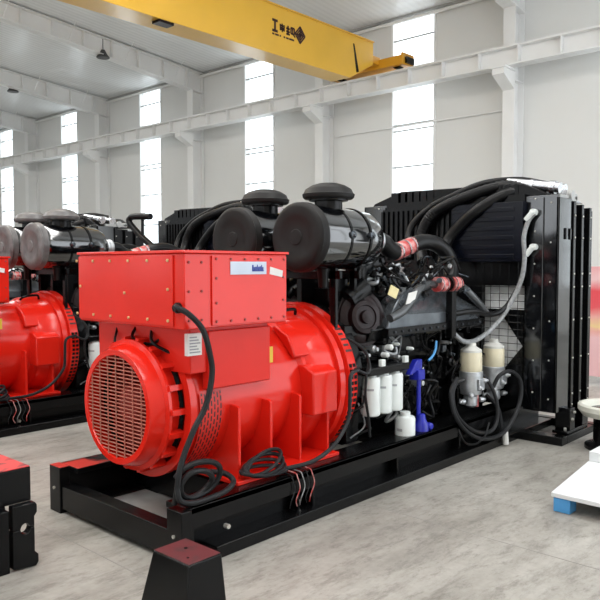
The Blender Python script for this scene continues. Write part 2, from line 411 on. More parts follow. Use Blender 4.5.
t.box(15.2, 15.6, GY0 + 0.02, GY1 - 0.02, RZ1 + 0.22, RZ1 + 0.42)
truck = t.build('end_truck', ORANGE, cr, 0.008)
for yy in (10.9, 12.8): B(O).lathe((15.72, yy, RZ1 + 0.182), (1, 0, 0), [(-0.05, 0.12), (0.15, 0.12)], 20).build('wheel', BLACKM, truck)
B(O).box(15.6, 15.95, 10.52, 10.58, RZ1 + 0.14, RZ1 + 0.30).build('buffer', BLACKM, truck)
B(O).prism([(14.42, GY0 - 0.006, GZ1 - 0.2), (14.47, GY0 - 0.006, GZ1 - 0.2), (14.66, GY0 - 0.006, GZ0 + 0.22), (14.56, GY0 - 0.006, GZ0 + 0.18)], (0, 0.006, 0)).build('drop_cable', RUBBER, cr)
B(O).box(8.45, 8.8, GY0 + 0.02, GY0 + 0.25, GZ0 - 0.05, GZ0 + 0.0).build('cable_bracket', MAROON, cr)
# lettering: four dark characters, a lattice diamond emblem and a thin line of small print
def strokes(b, x, z, s, segs, th=0.09):
    for (x0, z0, x1, z1) in segs:
        p0 = Vector((x + x0 * s, 0, z + z0 * s)); p1 = Vector((x + x1 * s, 0, z + z1 * s)); d = (p1 - p0).normalized(); nn = Vector((-d.z, 0, d.x)) * th * s
        yy = Vector((0, GY0 - 0.008, 0))
        b.prism([p0 + nn + yy, p1 + nn + yy, p1 - nn + yy, p0 - nn + yy], (0, 0.008, 0))
L = B(O); LZ = 6.84; s_ = 0.23
def glyph(*a):
    q = B(O); strokes(q, *a); q.build('lettering', TXTDARK, girder)
glyph(11.51, LZ, s_, [(0, 1, .75, 1), (.38, 1, .38, 0), (0, 0, .75, 0)], .12)
glyph(11.75, LZ + .02, .19, [(0, .75, .85, .75), (.42, 1, .42, 0), (.05, .3, .8, .3), (.1, .9, .1, .15), (.75, .9, .75, .15), (.1, .5, .8, .5)], .09)
glyph(11.965, LZ + .02, .19, [(0, .65, .6, .65), (.3, 1, .3, 0), (0, .3, .6, .3), (0, 0, .6, .0)], .11)
glyph(12.12, LZ + .02, .19, [(0, .9, .6, .9), (0, .9, 0, .2), (.6, .9, .6, .2), (0, .2, .6, .2), (.3, .9, .3, .2), (.4, .2, .75, -.1)], .1)
glyph(11.51, LZ - 0.075, s_, [(0, 0, .28, 0), (.4, 0, .9, 0), (1.05, 0, 1.2, 0), (1.6, 0, 1.8, 0), (1.95, 0, 2.3, 0), (2.4, 0, 3.1, 0)], .08)
D = B(O); dx, dz = 12.43, 6.935
for r_ in (0.19, 0.12, 0.05):
    for q in range(4):
        a, b_ = q * PI / 2, (q + 1) * PI / 2
        strokes(D, dx, dz, 1, [(.9 * r_ * math.cos(a), r_ * math.sin(a), .9 * r_ * math.cos(b_), r_ * math.sin(b_))], 0.018)
strokes(D, dx, dz, 1, [(-.17, 0, .17, 0), (0, -.19, 0, .19)], 0.014)
D.build('emblem', TXTDARK, girder)

# pendant lamps
for (x, y, lab) in ((12.63, 19.93, 'dark pendant lamp hanging from the ceiling nearer the yellow crane'), (12.75, 26.26, 'dark pendant lamp hanging from the ceiling at the far left edge')):
    zc = ceil_z(x)
    p = thing('pendant_lamp', lab, 'lamp', (x, y, zc - 0.65), 'pendant lamps')
    B((x, y, zc - 0.65)).cyl((x, y, zc - 0.4), (x, y, zc), 0.012, n=8).build('stem', DARKL, p)
    B((x, y, zc - 0.65)).lathe((x, y, zc - 0.65), (0, 0, 1), [(0, 0.2), (0.02, 0.21), (0.12, 0.13), (0.25, 0.06), (0.27, 0.0)], 20).build('lamp_shade', DARKL, p)

# ------------------------------------------------------------------ the generator set
GO = Vector((4.5, 3.62, 0.0)); YC = 3.62
gs = thing('generator_set', 'red and black diesel generator set nearest in the middle, whole and in full view', 'generator', GO, 'generator sets in a row')
def N(): return B(GO)
def my(y): return 2 * YC - y      # mirror across the long axis
# --- skid
def rail(mirror, m, name):
    b = N(); f = (lambda y: my(y)) if mirror else (lambda y: y)
    def bx(x0, x1, y0, y1, z0, z1): 
        ya, yb = sorted((f(y0), f(y1))); b.box(x0, x1, ya, yb, z0, z1)
    bx(2.36, 6.9, 2.95, 3.16, 0.265, 0.30)            # top flange
    bx(2.36, 6.9, 2.95, 2.975, 0.185, 0.30)           # downturned lip
    bx(2.36, 6.9, 3.03, 3.06, 0.06, 0.27)             # web
    bx(2.50, 6.9, 2.89, 3.18, 0.0, 0.07)              # bottom flange
    for x in (2.38, 3.22, 3.36, 4.3, 5.2): bx(x, x + 0.02, 2.96, 3.03, 0.06, 0.27)
    return b.build(name, m, gs, 0.004)
nr = rail(False, BLACKM, 'skid_rail'); fr = rail(True, OVERSPRAY, 'skid_rail')
bl = N().bolts([(3.28, 3.03, 0.1), (2.62, 2.96, 0.14)], (0, -1, 0), 0.014, 0.03).split('lug_bolt', ZINC, nr)
b = N(); b.box(2.30, 2.40, 3.05, my(3.05), 0.03, 0.18); b.build('end_beam', BLACKM, gs, 0.004)
for yy in (2.93, my(2.93)):
    s = 1 if yy < YC else -1
    ya, yb = sorted((yy, yy + s * 0.13))
    p = N().box(2.29, 2.36, ya, yb, 0.0, 0.30).build('end_post', OVERSPRAY if s < 0 else BLACKM, gs, 0.004)
    N().bolts([(2.29, (ya + yb) / 2, 0.16)], (-1, 0, 0), 0.010, 0.010).build('bolt', ZINC, p)
for x in (2.86, 3.7, 4.9, 5.9): N().box(x, x + 0.1, 3.06, my(3.06), 0.06, 0.26).build('cross_beam', BLACKM, gs, 0.004)
N().box(2.40, 2.86, 3.1, my(3.1), 0.04, 0.055).build('drip_tray', GALV, gs)
# --- alternator
AY, AZ = 3.63, 0.76
AX = (1, 0, 0)
def alathe(prof, n=56, m=0, b=None, caps=False):
    b = b or N(); return b.lathe((0, AY, AZ), AX, prof, n, m, caps)
# u,v frame for axis x: used to find points round the alternator
def ar(x, ang, r): return Vector((x, AY - r * math.cos(ang), AZ + r * math.sin(ang)))   # ang 0 = near side, 90deg = top
b = alathe([(2.555, .40), (2.555, .455), (2.60, .455), (2.605, .435), (2.64, .445), (3.50, .445), (3.53, .47), (3.56, .47), (3.60, .50), (3.80, .515), (3.80, .545), (3.845, .55), (3.85, .53), (3.87, .53), (3.875, .565), (3.96, .565), (3.97, .55), (3.97, .3)])
for k in range(18):
    a = 2 * PI * k / 18
    b.prism([ar(2.46, a - .04, .36), ar(2.46, a + .04, .36), ar(2.46, a + .04, .41), ar(2.46, a - .04, .41)], (0.10, 0, 0))
alt = b.build('alternator_body', RED, gs, 0.0)
b = alathe([(2.56, .36), (2.47, .365), (2.47, .395), (2.45, .395), (2.44, .368), (2.37, .350), (2.352, .341), (2.352, .308), (2.365, .302), (2.43, .302)])
b.build('fan_cover', RED, alt)
alathe([(2.46, .30), (2.565, .375)], 40).build('fan_gap_lining', BLACKD, alt)
g = N()
for k in range(-13, 14):      # horizontal grille wires
    z = k * 0.0222; h = math.sqrt(max(0, .307 ** 2 - z * z))
    if h > .02: g.cyl((2.362, AY - h, AZ + z), (2.362, AY + h, AZ + z), .0042, n=6)
for k in range(-3, 4):
    y = k * 0.085; h = math.sqrt(max(0, .307 ** 2 - y * y))
    g.cyl((2.357, AY + y, AZ - h), (2.357, AY + y, AZ + h), .004, n=6)
g.build('fan_grille', mat('tan_red_wire', (0.45, 0.14, 0.10), 0.4), alt)
fb = N(); fb.lathe((2.44, AY, AZ), AX, [(0, .02), (0, .10), (.05, .13), (.1, .13)], 28)
for k in range(10):
    a = 2 * PI * k / 10
    fb.prism([ar(2.46, a, .12), ar(2.46, a + .14, .29), ar(2.54, a + .30, .29), ar(2.54, a + .2, .12)], (0.006, 0, 0))
fb.build('cooling_fan', mat('dark_red_fan', (0.32, 0.03, 0.02), 0.5), alt)
alathe([(2.58, .0), (2.58, .33)], 40).build('fan_backplate', mat('dark_red_inside', (0.30, 0.02, 0.015), 0.7), alt)
# perforated vent band on each side
for sgn in (1, -1):
    v = N(); rr = []
    for x in (2.625, 2.79): rr.append([Vector((x, AY - sgn * .452 * math.cos(a), AZ + .452 * math.sin(a))) for a in [math.radians(-58 + 70 * i / 16) for i in range(17)]])
    v.rings(rr, 0, False, False); v.build('vent_grille', PERF, alt)
# support webs and feet
for x in (2.86, 3.13, 3.40, 3.68):
    for sgn in (1, -1):
        q = N(); P = [(AY - sgn * .52, .30), (AY - sgn * .52, .745), (AY - sgn * .505, .755), (AY - sgn * .44, .76)]
        P += [(AY - sgn * .43 * math.cos(a), AZ - .43 * math.sin(a)) for a in [math.radians(10 + 68 * i / 8) for i in range(9)]] + [(AY - sgn * .10, .30)]
        q.prism([(x, y, z) for y, z in P], (0.022, 0, 0)); q.build('support_web', RED, alt, 0.003)
for sgn in (1, -1):
    ya, yb = sorted((AY - sgn * .58, AY - sgn * .20))
    q = N().box(2.80, 3.74, ya, yb, .30, .325).build('foot_plate', RED, alt, 0.004)
# side boxes and access cover at the drive end
N().prism([(3.50, 3.075, .60), (3.50, 3.075, .885), (3.50, 3.17, .93), (3.50, 3.25, .93), (3.50, 3.25, .60)], (.25, 0, 0)).build('side_cover', RED, alt, 0.012)
q = N(); a0, a1 = math.radians(28), math.radians(62)
q.prism([ar(3.45, a0, .46), ar(3.45, a0, .495), ar(3.45, (a0 + a1) / 2, .515), ar(3.45, a1, .495), ar(3.45, a1, .46)], (.30, 0, 0)); q.build('access_cover', RED, alt, 0.012)
q = N()
for row in range(2):
    for k in range(14):
        a = math.radians(-42 + 4.2 * k); x = 3.885 + row * .04
        q.prism([ar(x, a, .558), ar(x, a + .045, .558), ar(x, a + .045, .568), ar(x, a, .568)], (.028, 0, 0))
q.build('vent_slots', BLACKD, alt)
q = N()
for k in range(5):
    a = math.radians(24 + 4.5 * k)
    q.prism([ar(3.89, a, .560), ar(3.89, a + .03, .560), ar(3.89, a + .03, .567), ar(3.89, a, .567)], (.05 if k % 2 else .065, 0, 0))
q.build('stencil_text', TXTDARK, alt)
N().tube([ar(3.55, math.radians(75), .50), ar(3.58, math.radians(72), .54), ar(3.70, math.radians(70), .56), ar(3.73, math.radians(70), .52)], .012, 8).build('lifting_lug', BLACKM, alt)
# pedestal under the terminal box
q = N(); q.box(2.54, 3.16, 3.16, 4.10, .98, 1.25); q.prism([(2.66, 3.14, .88), (2.66, 3.14, 1.22), (2.66, 3.2, 1.22), (2.66, 3.2, .88)], (.50, 0, 0)); ped = q.build('box_pedestal', RED2, gs, 0.006)
q = N(); q.box(2.50, 2.60, 3.130, 3.16, 1.09, 1.215); lab = q.build('paper_label', PAPER, ped)
q = N()
for k in range(6): q.box(2.512, 2.512 + .075 - .012 * (k % 3), 3.127, 3.131, 1.105 + k * .017, 1.112 + k * .017)
q.build('small_print', mat('grey_print', (0.3, 0.3, 0.32), .6), lab)
N().box(3.16, 3.195, 3.150, 3.158, .985, 1.085).build('yellow_label', YELLOWL, ped)
q = N(); q.tube([(2.56, 3.7, 1.23), (2.50, 3.66, 1.16), (2.52, 3.50, 1.13), (2.58, 3.42, 1.2)], .010, 6); q.tube([(2.56, 3.55, 1.22), (2.50, 3.45, 1.14), (2.58, 3.3, 1.06)], .010, 6); q.tube([(2.55, 3.9, 1.21), (2.50, 3.85, 1.10), (2.56, 3.8, 1.0)], .008, 6)
q.split('winding_lead', RUBBER, ped)
# terminal box
BX0, BX1, BY0, BY1, BZ0, BZ1 = 2.43, 3.235, 3.07, 4.14, 1.245, 1.665
q = N(); q.box(BX0, BX1, BY0, BY1, BZ0, BZ1); tb = q.build('terminal_box', RED, gs, 0.006)
N().box(BX0 - .012, BX1 + .012, BY0 - .012, BY1 + .012, BZ1, BZ1 + .016).build('lid', RED, tb, 0.003)
q = N(); q.box(BX0 - .010, BX0, BY0 + .09, BY1 - .005, BZ0 + .015, BZ1 - .012)
ps = [(BX0 - .010, y, z) for y in [BY0 + .13 + k * .19 for k in range(6)] for z in (BZ0 + .045, BZ1 - .04)] + [(BX0 - .010, y, (BZ0 + BZ1) / 2 + .01) for y in (BY0 + .13, BY1 - .03)] + [(BX0 - .010, 3.62, BZ0 + .19)]
q.bolts(ps, (-1, 0, 0), .0095, .008, 1); q.build('front_panel', [RED, ZINCY], tb, 0.002)
q = N(); q.box(BX0 + .19, BX1 - .01, BY0 - .010, BY0, BZ0 + .012, BZ1 - .012)
ps = [(x, BY0 - .010, z) for x in [BX0 + .22 + k * .11 for k in range(6)] for z in (BZ0 + .035, BZ1 - .03)] + [(x, BY0 - .010, BZ0 + .14 + .14 * k) for x in (BX0 + .22, BX1 - .04) for k in range(2)]
q.bolts(ps, (0, -1, 0), .008, .007, 1); q.bolts([(BX0 + .03 + .09 * (k % 2), BY0, BZ0 + .05 + .16 * (k // 2)) for k in range(6)], (0, -1, 0), .008, .007, 1)
sp_ = q.build('side_panel', [RED, mat('dark_red_bolt', (.30, .03, .02), .4)], tb, 0.002)
q = N(); q.box(2.755, 3.045, BY0 - .015, BY0 - .010, 1.545, 1.620); pla = q.build('nameplate', PALEBLUE, tb)
q = N(); x = 2.925
for wd, hh in ((.010, .035), (.008, .022), (.010, .024), (.005, .036), (.008, .024), (.010, .026), (.005, .034), (.008, .022)):
    q.box(x, x + wd, BY0 - .018, BY0 - .014, 1.566, 1.566 + hh); x += wd + .004
q.box(2.925, 3.02, BY0 - .018, BY0 - .014, 1.562, 1.569)
q.build('blue_lettering', TXTBLUE, pla)
q = N(); q.prism([(3.075, BY0 - .013, 1.545), (3.185, BY0 - .013, 1.525), (3.190, BY0 - .013, 1.565), (3.080, BY0 - .013, 1.590)], (0, .004, 0)); q.build('white_sticker', PAPER, tb)
N().lathe((BX0 - .005, 3.118, 1.365), (-1, 0, 0), [(-.01, .030), (.012, .030), (.012, .022), (.028, .020)], 16).build('cable_gland', RUBBER, tb)
# heavy power cable from the box down to a coil on the skid
q = N()
q.tube([(2.43, 3.118, 1.365), (2.39, 3.09, 1.372), (2.42, 3.02, 1.335), (2.50, 3.0, 1.246), (2.55, 3.0, 1.104), (2.563, 3.0, .992), (2.519, 3.0, .831), (2.426, 3.0, .697), (2.343, 3.0, .534), (2.315, 3.0, .394), (2.33, 3.04, .32)], .0165, 10, seg=8)
q.tube([(2.33, 3.03, .46), (2.36, 3.0, .51), (2.45, 2.98, .53), (2.56, 2.98, .505), (2.62, 3.0, .44), (2.58, 3.02, .36), (2.46, 3.03, .325), (2.37, 3.02, .36), (2.345, 3.0, .43), (2.40, 2.98, .485), (2.50, 2.98, .47), (2.56, 3.0, .41), (2.52, 3.03, .345), (2.42, 3.03, .32)], .0165, 9, seg=6)
q.tube([(2.315, 3.0, .42), (2.32, 2.98, .35), (2.40, 2.975, .318), (2.52, 2.97, .318), (2.64, 2.975, .33), (2.72, 3.0, .36), (2.70, 3.05, .40), (2.62, 3.09, .42)], .0165, 9)
q.build('power_cable', CABLE, gs)
q = N()
q.tube([(3.93, 3.06, .87), (3.86, 2.99, .88), (3.76, 2.97, .85), (3.74, 2.96, .70), (3.72, 2.96, .56), (3.58, 2.96, .42), (3.40, 2.98, .345), (3.22, 3.02, .33), (3.12, 3.05, .33)], .014, 8)
for k in range(4):
    ps = [(3.03 + (.19 - .02 * k) * math.cos(a), 3.06 + .06 * math.sin(a), .32 + .008 * k + (.026 + .009 * k) * (1 + math.sin(a + .7 * k - 1))) for a in [2 * PI * i / 14 + .8 * k for i in range(14)]]
    q.tube(ps + [ps[0]], .012, 8, seg=4)
q.build('control_cable', CABLE, gs)
q = N()
for k in range(5):
    x = 3.15 + .045 * k
    q.tube([(x, 3.06, .315), (x, 2.96, .312), (x, 2.938, .29), (x + .02, 2.935, .22), (x - .01, 2.94, .15), (x + .02 * (k % 2), 2.96, .10)], .0035, 6, m=k % 3)
q.split('loose_wire', [CABLE, PINKRED, GREYHOSE], gs)

# --- engine
q = N(); q.lathe((0, YC, .80), AX, [(3.97, .30), (3.97, .52), (4.06, .52), (4.07, .46), (4.14, .44)], 40); q.box(4.0, 4.14, 3.2, my(3.2), .30, .8); q.build('flywheel_housing', BLACKM, gs)
q = N(); q.box(4.12, 5.80, 3.27, my(3.27), .40, 1.08)
for k in range(8): q.box(4.16 + k * .2, 4.31 + k * .2, 3.235, my(3.235), .62, .82)
for z in (.52, .88, 1.02): q.box(4.14, 5.78, 3.25, my(3.25), z, z + .03)
q.bolts([(4.16 + .1 * k, 3.25, .535 + .36 * (k % 2)) for k in range(16)], (0, -1, 0), .011, .014, 1)
eng = q.build('engine_block', [BLACKM, GUNM], gs, 0.006)
q = N(); q.prism([(4.2, 3.33, .42), (4.2, 3.40, .22), (4.2, my(3.40), .22), (4.2, my(3.33), .42)], (1.45, 0, 0)); q.bolts([(4.25 + .12 * k, 3.345, .385) for k in range(12)], (0, -1, 0), .01, .012); q.build('oil_pan', BLACKM, eng, 0.01)
for sgn in (1, -1):
    for k in range(8):
        x = 4.2 + k * .195
        f = (lambda y: y) if sgn > 0 else my
        q = N(); q.prism([(x, f(3.16), 1.03), (x, f(3.12), 1.12), (x, f(3.28), 1.30), (x, f(3.42), 1.22), (x, f(3.40), 1.03)], (.18, 0, 0)); q.build('cylinder_head', BLACKM, eng, 0.01)
q = N(); q.box(4.2, 5.75, 3.40, my(3.40), 1.05, 1.38)
for k in range(6): q.box(4.28 + k * .25, 4.46 + k * .25, 3.44, my(3.44), 1.38, 1.47)
q.build('valley_cover', BLACKM, eng, 0.01)
# intake housing on each bank
def intake(f, nm):
    q = N()
    lo = [(4.36, 1.10), (5.80, 1.08)]
    v = [q.v(p) for p in ((4.36, f(3.10), 1.09), (5.80, f(3.10), 1.08), (5.80, f(3.10), 1.20), (4.38, f(3.10), 1.22), (5.44, f(3.26), 1.40), (4.84, f(3.26), 1.42), (4.36, f(3.40), 1.09), (5.80, f(3.40), 1.08), (5.44, f(3.40), 1.40), (4.84, f(3.40), 1.42))]
    for qd in ((0, 1, 2, 3), (3, 2, 4, 5), (1, 7, 8, 4, 2), (0, 3, 5, 9, 6), (5, 4, 8, 9), (6, 9, 8, 7), (0, 6, 7, 1)): q.face([v[i] for i in qd], 0)
    o = q.build(nm, HOUSE, eng, 0.02)
    q = N(); q.box(4.34, 5.80, min(f(3.07), f(3.32)), max(f(3.07), f(3.32)), 1.065, 1.125); q.bolts([(4.42 + .1 * k, f(3.07), 1.095) for k in range(14)], (0, f(3.0) - f(3.1), 0), .011, .012, 1); q.build('mounting_flange', [BLACKM, GUNM], o, .004)
    q = N(); q.tube([(4.38, f(3.09), 1.20), (4.56, f(3.08), 1.26), (4.78, f(3.10), 1.40), (4.96, f(3.13), 1.44), (5.12, f(3.14), 1.44)], .034, 12); q.tube([(5.36, f(3.14), 1.44), (5.50, f(3.12), 1.41), (5.64, f(3.08), 1.31), (5.82, f(3.06), 1.17)], .034, 12)
    q.split('crossover_pipe', mat('grey_cast_pipe', (.10, .105, .11), .25, .5), o)
    for xa in (5.08, 5.30):
        q = N(); q.cyl((xa, f(3.12), 1.44), (xa + .12, f(3.12), 1.44), .062, n=18)
        c = q.build('hose_coupling', PINKRED, o)
        q = N()
        for dx in (.015, .09): q.lathe((xa + dx, f(3.12), 1.44), AX, [(0, .062), (0, .066), (.014, .066), (.014, .062)], 20, 0, False)
        q.split('hose_clamp', CHROME, c)
    q = N(); q.tube([(4.97, f(3.30), 1.76), (5.10, f(3.28), 1.79), (5.26, f(3.26), 1.785), (5.39, f(3.23), 1.72), (5.44, f(3.20), 1.60), (5.36, f(3.16), 1.47), (5.25, f(3.13), 1.44)], .066, 16); e = q.build('charge_air_elbow', RUBBER, o)
    q = N(); q.cyl((4.74, f(3.30), 1.70), (4.99, f(3.30), 1.765), .068, n=18); q.build('hose_coupling', PINKRED, e)
    q = N()
    for t_ in (.1, .5, .85): 
        p = Vector((4.74, f(3.30), 1.70)).lerp(Vector((4.99, f(3.30), 1.765)), t_); q.lathe(p, (.25, 0, .065), [(0, .068), (0, .074), (.016, .074), (.016, .068)], 20, 0, False)
    q.split('hose_clamp', CHROME, e)
    q = N(); q.box(5.20, 5.27, min(f(3.04), f(3.1)), max(f(3.04), f(3.1)), 1.0, 1.38); q.build('support_strap', BLACKM, o, .004)
    return o
ih = intake(lambda y: y, 'intake_housing'); intake(my, 'intake_housing')
N().prism([(4.545, 3.055, 1.30), (4.66, 3.055, 1.315), (4.70, 3.055, 1.40), (4.585, 3.055, 1.385)], (0, .006, 0)).build('white_label', PAPER, ih)
# turbochargers
def turbo(f, tagm):
    q = N(); q.lathe((4.22, f(3.28), 1.20), (-.35, -1 if f(3.0) < YC else 1, .15), [(-.16, .10), (-.12, .19), (0, .225), (.05, .22), (.055, .19), (.07, .185), (.09, .15), (.09, .13), (.13, .12), (.135, .09), (.125, .085), (.125, .05), (.15, .045), (.155, .01)], 36)
    o = q.build('turbocharger', MAROON, eng)
    q = N(); q.tube([(4.30, f(3.34), 1.30), (4.36, f(3.40), 1.48), (4.45, f(3.42), 1.58), (4.62, f(3.38), 1.62)], .09, 14); q.cyl((4.1, f(3.3), 1.32), (4.3, f(3.3), 1.42), .10, n=16); q.build('compressor_outlet', BLACKM, o)
    return o
tu = turbo(lambda y: y, 0); turbo(my, 0)
N().prism([(4.26, 3.02, 1.385), (4.36, 3.02, 1.35), (4.40, 3.02, 1.42), (4.30, 3.02, 1.455)], (0, .006, 0)).build('yellow_and_white_label', [mat('pale_yellow_label', (.75, .66, .35), .5)], tu)
# plumbing over the engine
q = N()
rnd = random.Random(3)
for k in range(44):
    x = 4.25 + rnd.random() * 1.25; y = 3.08 + rnd.random() * .5; z = 1.40 + rnd.random() * .22
    p = [(x, y, z)]
    for j in range(3): p.append((p[-1][0] + rnd.uniform(-.16, .2), p[-1][1] + rnd.uniform(-.09, .09), max(1.28, min(1.66, p[-1][2] + rnd.uniform(-.12, .12)))))
    q.tube(p, rnd.choice((.006, .008, .011, .018)), 7, m=rnd.choice((0, 0, 0, 0, 1, 2)), seg=5)
for k in range(36):
    x = 4.25 + rnd.random() * 1.2; y = 3.08 + rnd.random() * .35; z = 1.34 + rnd.random() * .26
    a = rnd.uniform(.012, .036); q.lathe((x, y, z), (rnd.uniform(-1, 1), rnd.uniform(-1, 0), rnd.uniform(-.3, 1)), [(0, a), (a, a), (a * 1.1, a * .6), (a * 1.8, a * .55)], 8, rnd.choice((0, 0, 0, 1, 2)))
q.split('fuel_line', [BLACKM, GUNM, ALU], eng)
q = N()
for k in range(40):
    x = 4.05 + rnd.random() * 1.75; z = .5 + rnd.random() * .52; y = 3.12 + rnd.random() * .1
    p = [(x, y, z)]
    for j in range(4): p.append((p[-1][0] + rnd.uniform(-.12, .14), 3.10 + rnd.random() * .13, max(.34, min(1.05, p[-1][2] + rnd.uniform(-.2, .15)))))
    q.tube(p, rnd.choice((.006, .008, .010, .014)), 6, m=rnd.choice((0, 0, 0, 0, 1)), seg=5)
q.split('wiring_loom', [RUBBER, GREYHOSE], eng)
q = N()
for k in range(46):
    x = 4.08 + rnd.random() * 1.6; z = .60 + rnd.random() * .44; y = 3.10 + rnd.random() * .13
    a = rnd.uniform(.02, .06)
    if k % 2: q.box(x, x + a, y, y + a + .08, z, z + a, rnd.choice((0, 0, 0, 1)))
    else: q.lathe((x, y + .1, z), (0, -1, 0), [(0, a * .7), (.1, a * .7), (.11, a * .4), (.13, a * .4)], 10, rnd.choice((0, 0, 1, 2)))
q.split('pipe_fitting', [BLACKM, GUNM, ALU], eng, 0.003)
q = N()
for (x, z, r_) in ((4.38, .985, .022), (4.33, .93, .020), (4.66, .95, .014), (4.47, 1.0, .012)): q.lathe((x, 3.12, z), (0, -1, 0), [(0, r_), (.05, r_), (.06, r_ * .5)], 12)
q.split('sensor_cap', WHITE, eng)
q = N(); q.tube([(5.02, 3.08, .98), (4.98, 3.06, .92), (4.92, 3.05, .87), (4.86, 3.05, .84)], .010, 8); q.build('blue_hose', LBLUE, eng)
# oil filters
fh = N().box(4.06, 4.58, 3.04, 3.24, .80, .86).build('filter_head', BLACKM, eng, .01)
for x in (4.165, 4.315, 4.455):
    q = N(); q.lathe((x, 3.10, .50), (0, 0, 1), [(0, .05), (0, .06), (.01, .068), (.27, .068), (.285, .062), (.285, .04), (.31, .04)], 22); o = q.build('oil_filter', WHITE, eng)
    q = N(); q.lathe((x, 3.10, .69), (0, 0, 1), [(0, .0685), (.0, .0692), (.016, .0692), (.016, .0685)], 22, 0, False, PI * .3, PI * .8); q.build('grey_print_band', mat('grey_print_band', (.35, .36, .38), .5), o)
for x in (4.20, 4.50): N().box(x, x + .05, 3.03, 3.06, .86, .91).build('filter_cap', WHITE, eng, .004)
q = N(); q.lathe((4.55, 3.06, .205), (0, 0, 1), [(0, .06), (.01, .078), (.22, .078), (.235, .07), (.24, .04), (.27, .04)], 22); o = q.build('coolant_filter', WHITE, eng)
N().lathe((4.55, 3.06, .335), (0, 0, 1), [(0, .079), (0, .0795), (.02, .0795), (.02, .079)], 22, 0, False, PI * .4, PI * .6).build('grey_print_band', bpy.data.materials['grey_print_band'], o)
# blue fuel pump and stalk
q = N(); q.cyl((4.735, 3.06, .28), (4.735, 3.06, .70), .017, n=12); q.lathe((4.745, 3.04, .25), (0, 0, 1), [(0, .04), (.02, .062), (.10, .058), (.14, .035), (.18, .03)], 16); q.box(4.69, 4.78, 3.03, 3.12, .70, .78); q.prism([(4.60, 3.05, .75), (4.77, 3.05, .78), (4.77, 3.05, .86), (4.70, 3.05, .86)], (0, .05, 0)); q.lathe((4.80, 3.02, .33), (-.2, -1, 0), [(0, .03), (.04, .03), (.05, .02)], 12)
q.build('blue_hand_pump', BLUE, eng, .006)
# fuel water separators in front of the radiator
for x, y in ((5.56, 3.06), (5.98, 3.06)):
    q = N(); q.lathe((x, y, .46), (0, 0, 1), [(0, .05), (.02, .09), (.08, .105), (.12, .098), (.17, .102), (.22, .102)], 24); q.box(x - .05, x + .05, y - .11, y + .1, .52, .62); q.lathe((x, y, .36), (0, 0, 1), [(0, .03), (.02, .06), (.1, .06)], 16)
    for k in range(9): q.lathe((x + .09 * math.cos(k * .7 + 3), y + .09 * math.sin(k * .7 + 3), .42 + .06 * (k % 4)), (math.cos(k * .7 + 3), math.sin(k * .7 + 3), 0), [(0, .024), (.04, .022), (.045, .012), (.06, .012)], 10)
    o = q.build('fuel_separator', ALU, gs, .004)
    N().lathe((x, y, .68), (0, 0, 1), [(0, .092), (.01, .097), (.15, .094), (.17, .088)], 24).build('clear_bowl', CREAM, o)
    N().lathe((x, y, .845), (0, 0, 1), [(0, .092), (.02, .092), (.04, .06), (.05, .045), (.08, .04), (.085, .0)], 24).build('bowl_cap', mat('off_white_plastic', (.66, .66, .62), .4), o)
q = N(); q.box(5.45, 5.9, 3.12, 3.3, .30, .56); q.box(5.5, 5.86, 3.14, 3.26, .3, .9); q.build('separator_bracket', BLACKM, gs, .006)
# fuel hose loops
def hose(nm, pts, r, m, **k): return N().tube(pts, r, 9, **k).build(nm, m, gs)
hose('fuel_hose', [(5.42, 3.05, .62), (5.20, 3.0, .62), (5.12, 2.98, .50), (5.17, 2.95, .34), (5.38, 2.92, .20), (5.62, 2.90, .16), (5.74, 2.90, .24), (5.76, 2.92, .42), (5.70, 2.98, .60), (5.62, 3.02, .66)], .017, CABLE)
hose('fuel_hose', [(5.22, 3.0, .66), (5.09, 2.98, .56), (5.10, 2.95, .38), (5.25, 2.92, .22), (5.48, 2.90, .12), (5.76, 2.86, .12), (5.95, 2.84, .24), (6.06, 2.83, .42), (6.05, 2.84, .57), (5.95, 2.88, .65), (5.84, 2.93, .62), (5.78, 2.96, .52)], .018, CABLE)
hose('fuel_hose', [(5.80, 3.04, .44), (5.84, 2.95, .34), (5.84, 2.91, .20), (5.83, 2.90, .10)], .018, CABLE)
hose('drain_stub', [(5.82, 2.86, .13), (5.82, 2.85, .02)], .026, mat('pale_plastic_stub', (.62, .62, .60), .5))
hose('drain_hose', [(5.15, 3.0, .40), (5.20, 2.93, .16), (5.34, 2.90, .10), (5.50, 2.89, .14), (5.6, 2.9, .24)], .008, RUBBER)
N().box(5.60, 5.63, 3.02, 3.05, .36, .50).build('pink_tag', PINKRED, gs)

# --- radiator
RXF = 6.16; Y0 = 2.555; Y1 = my(2.555)
rad = N().box(6.24, 6.90, 2.66, my(2.66), .30, 2.16).build('radiator_core', CORE, gs)
for s in (0, 1):
    f = (lambda y: y) if s == 0 else my
    q = N()
    def bx(b_, x0, x1, y0, y1, z0, z1, m=0):
        ya, yb = sorted((f(y0), f(y1))); b_.box(x0, x1, ya, yb, z0, z1, m)
    bx(q, RXF, RXF + .03, Y0, 2.86, .28, 2.22); bx(q, RXF - .015, RXF, Y0 + .13, 2.84, .30, 2.20)
    bx(q, RXF, 6.46, Y0, Y0 + .02, .28, 2.20)
    q.bolts([(RXF - .016, f(2.76), .45 + .29 * k) for k in range(7)], (-1, 0, 0), .009, .008, 1)
    q.bolts([(RXF - .001, f(2.62), .40 + .35 * k) for k in range(6)], (-1, 0, 0), .008, .008, 1)
    q.build('side_frame', [BLACK, ZINC], rad, .005)
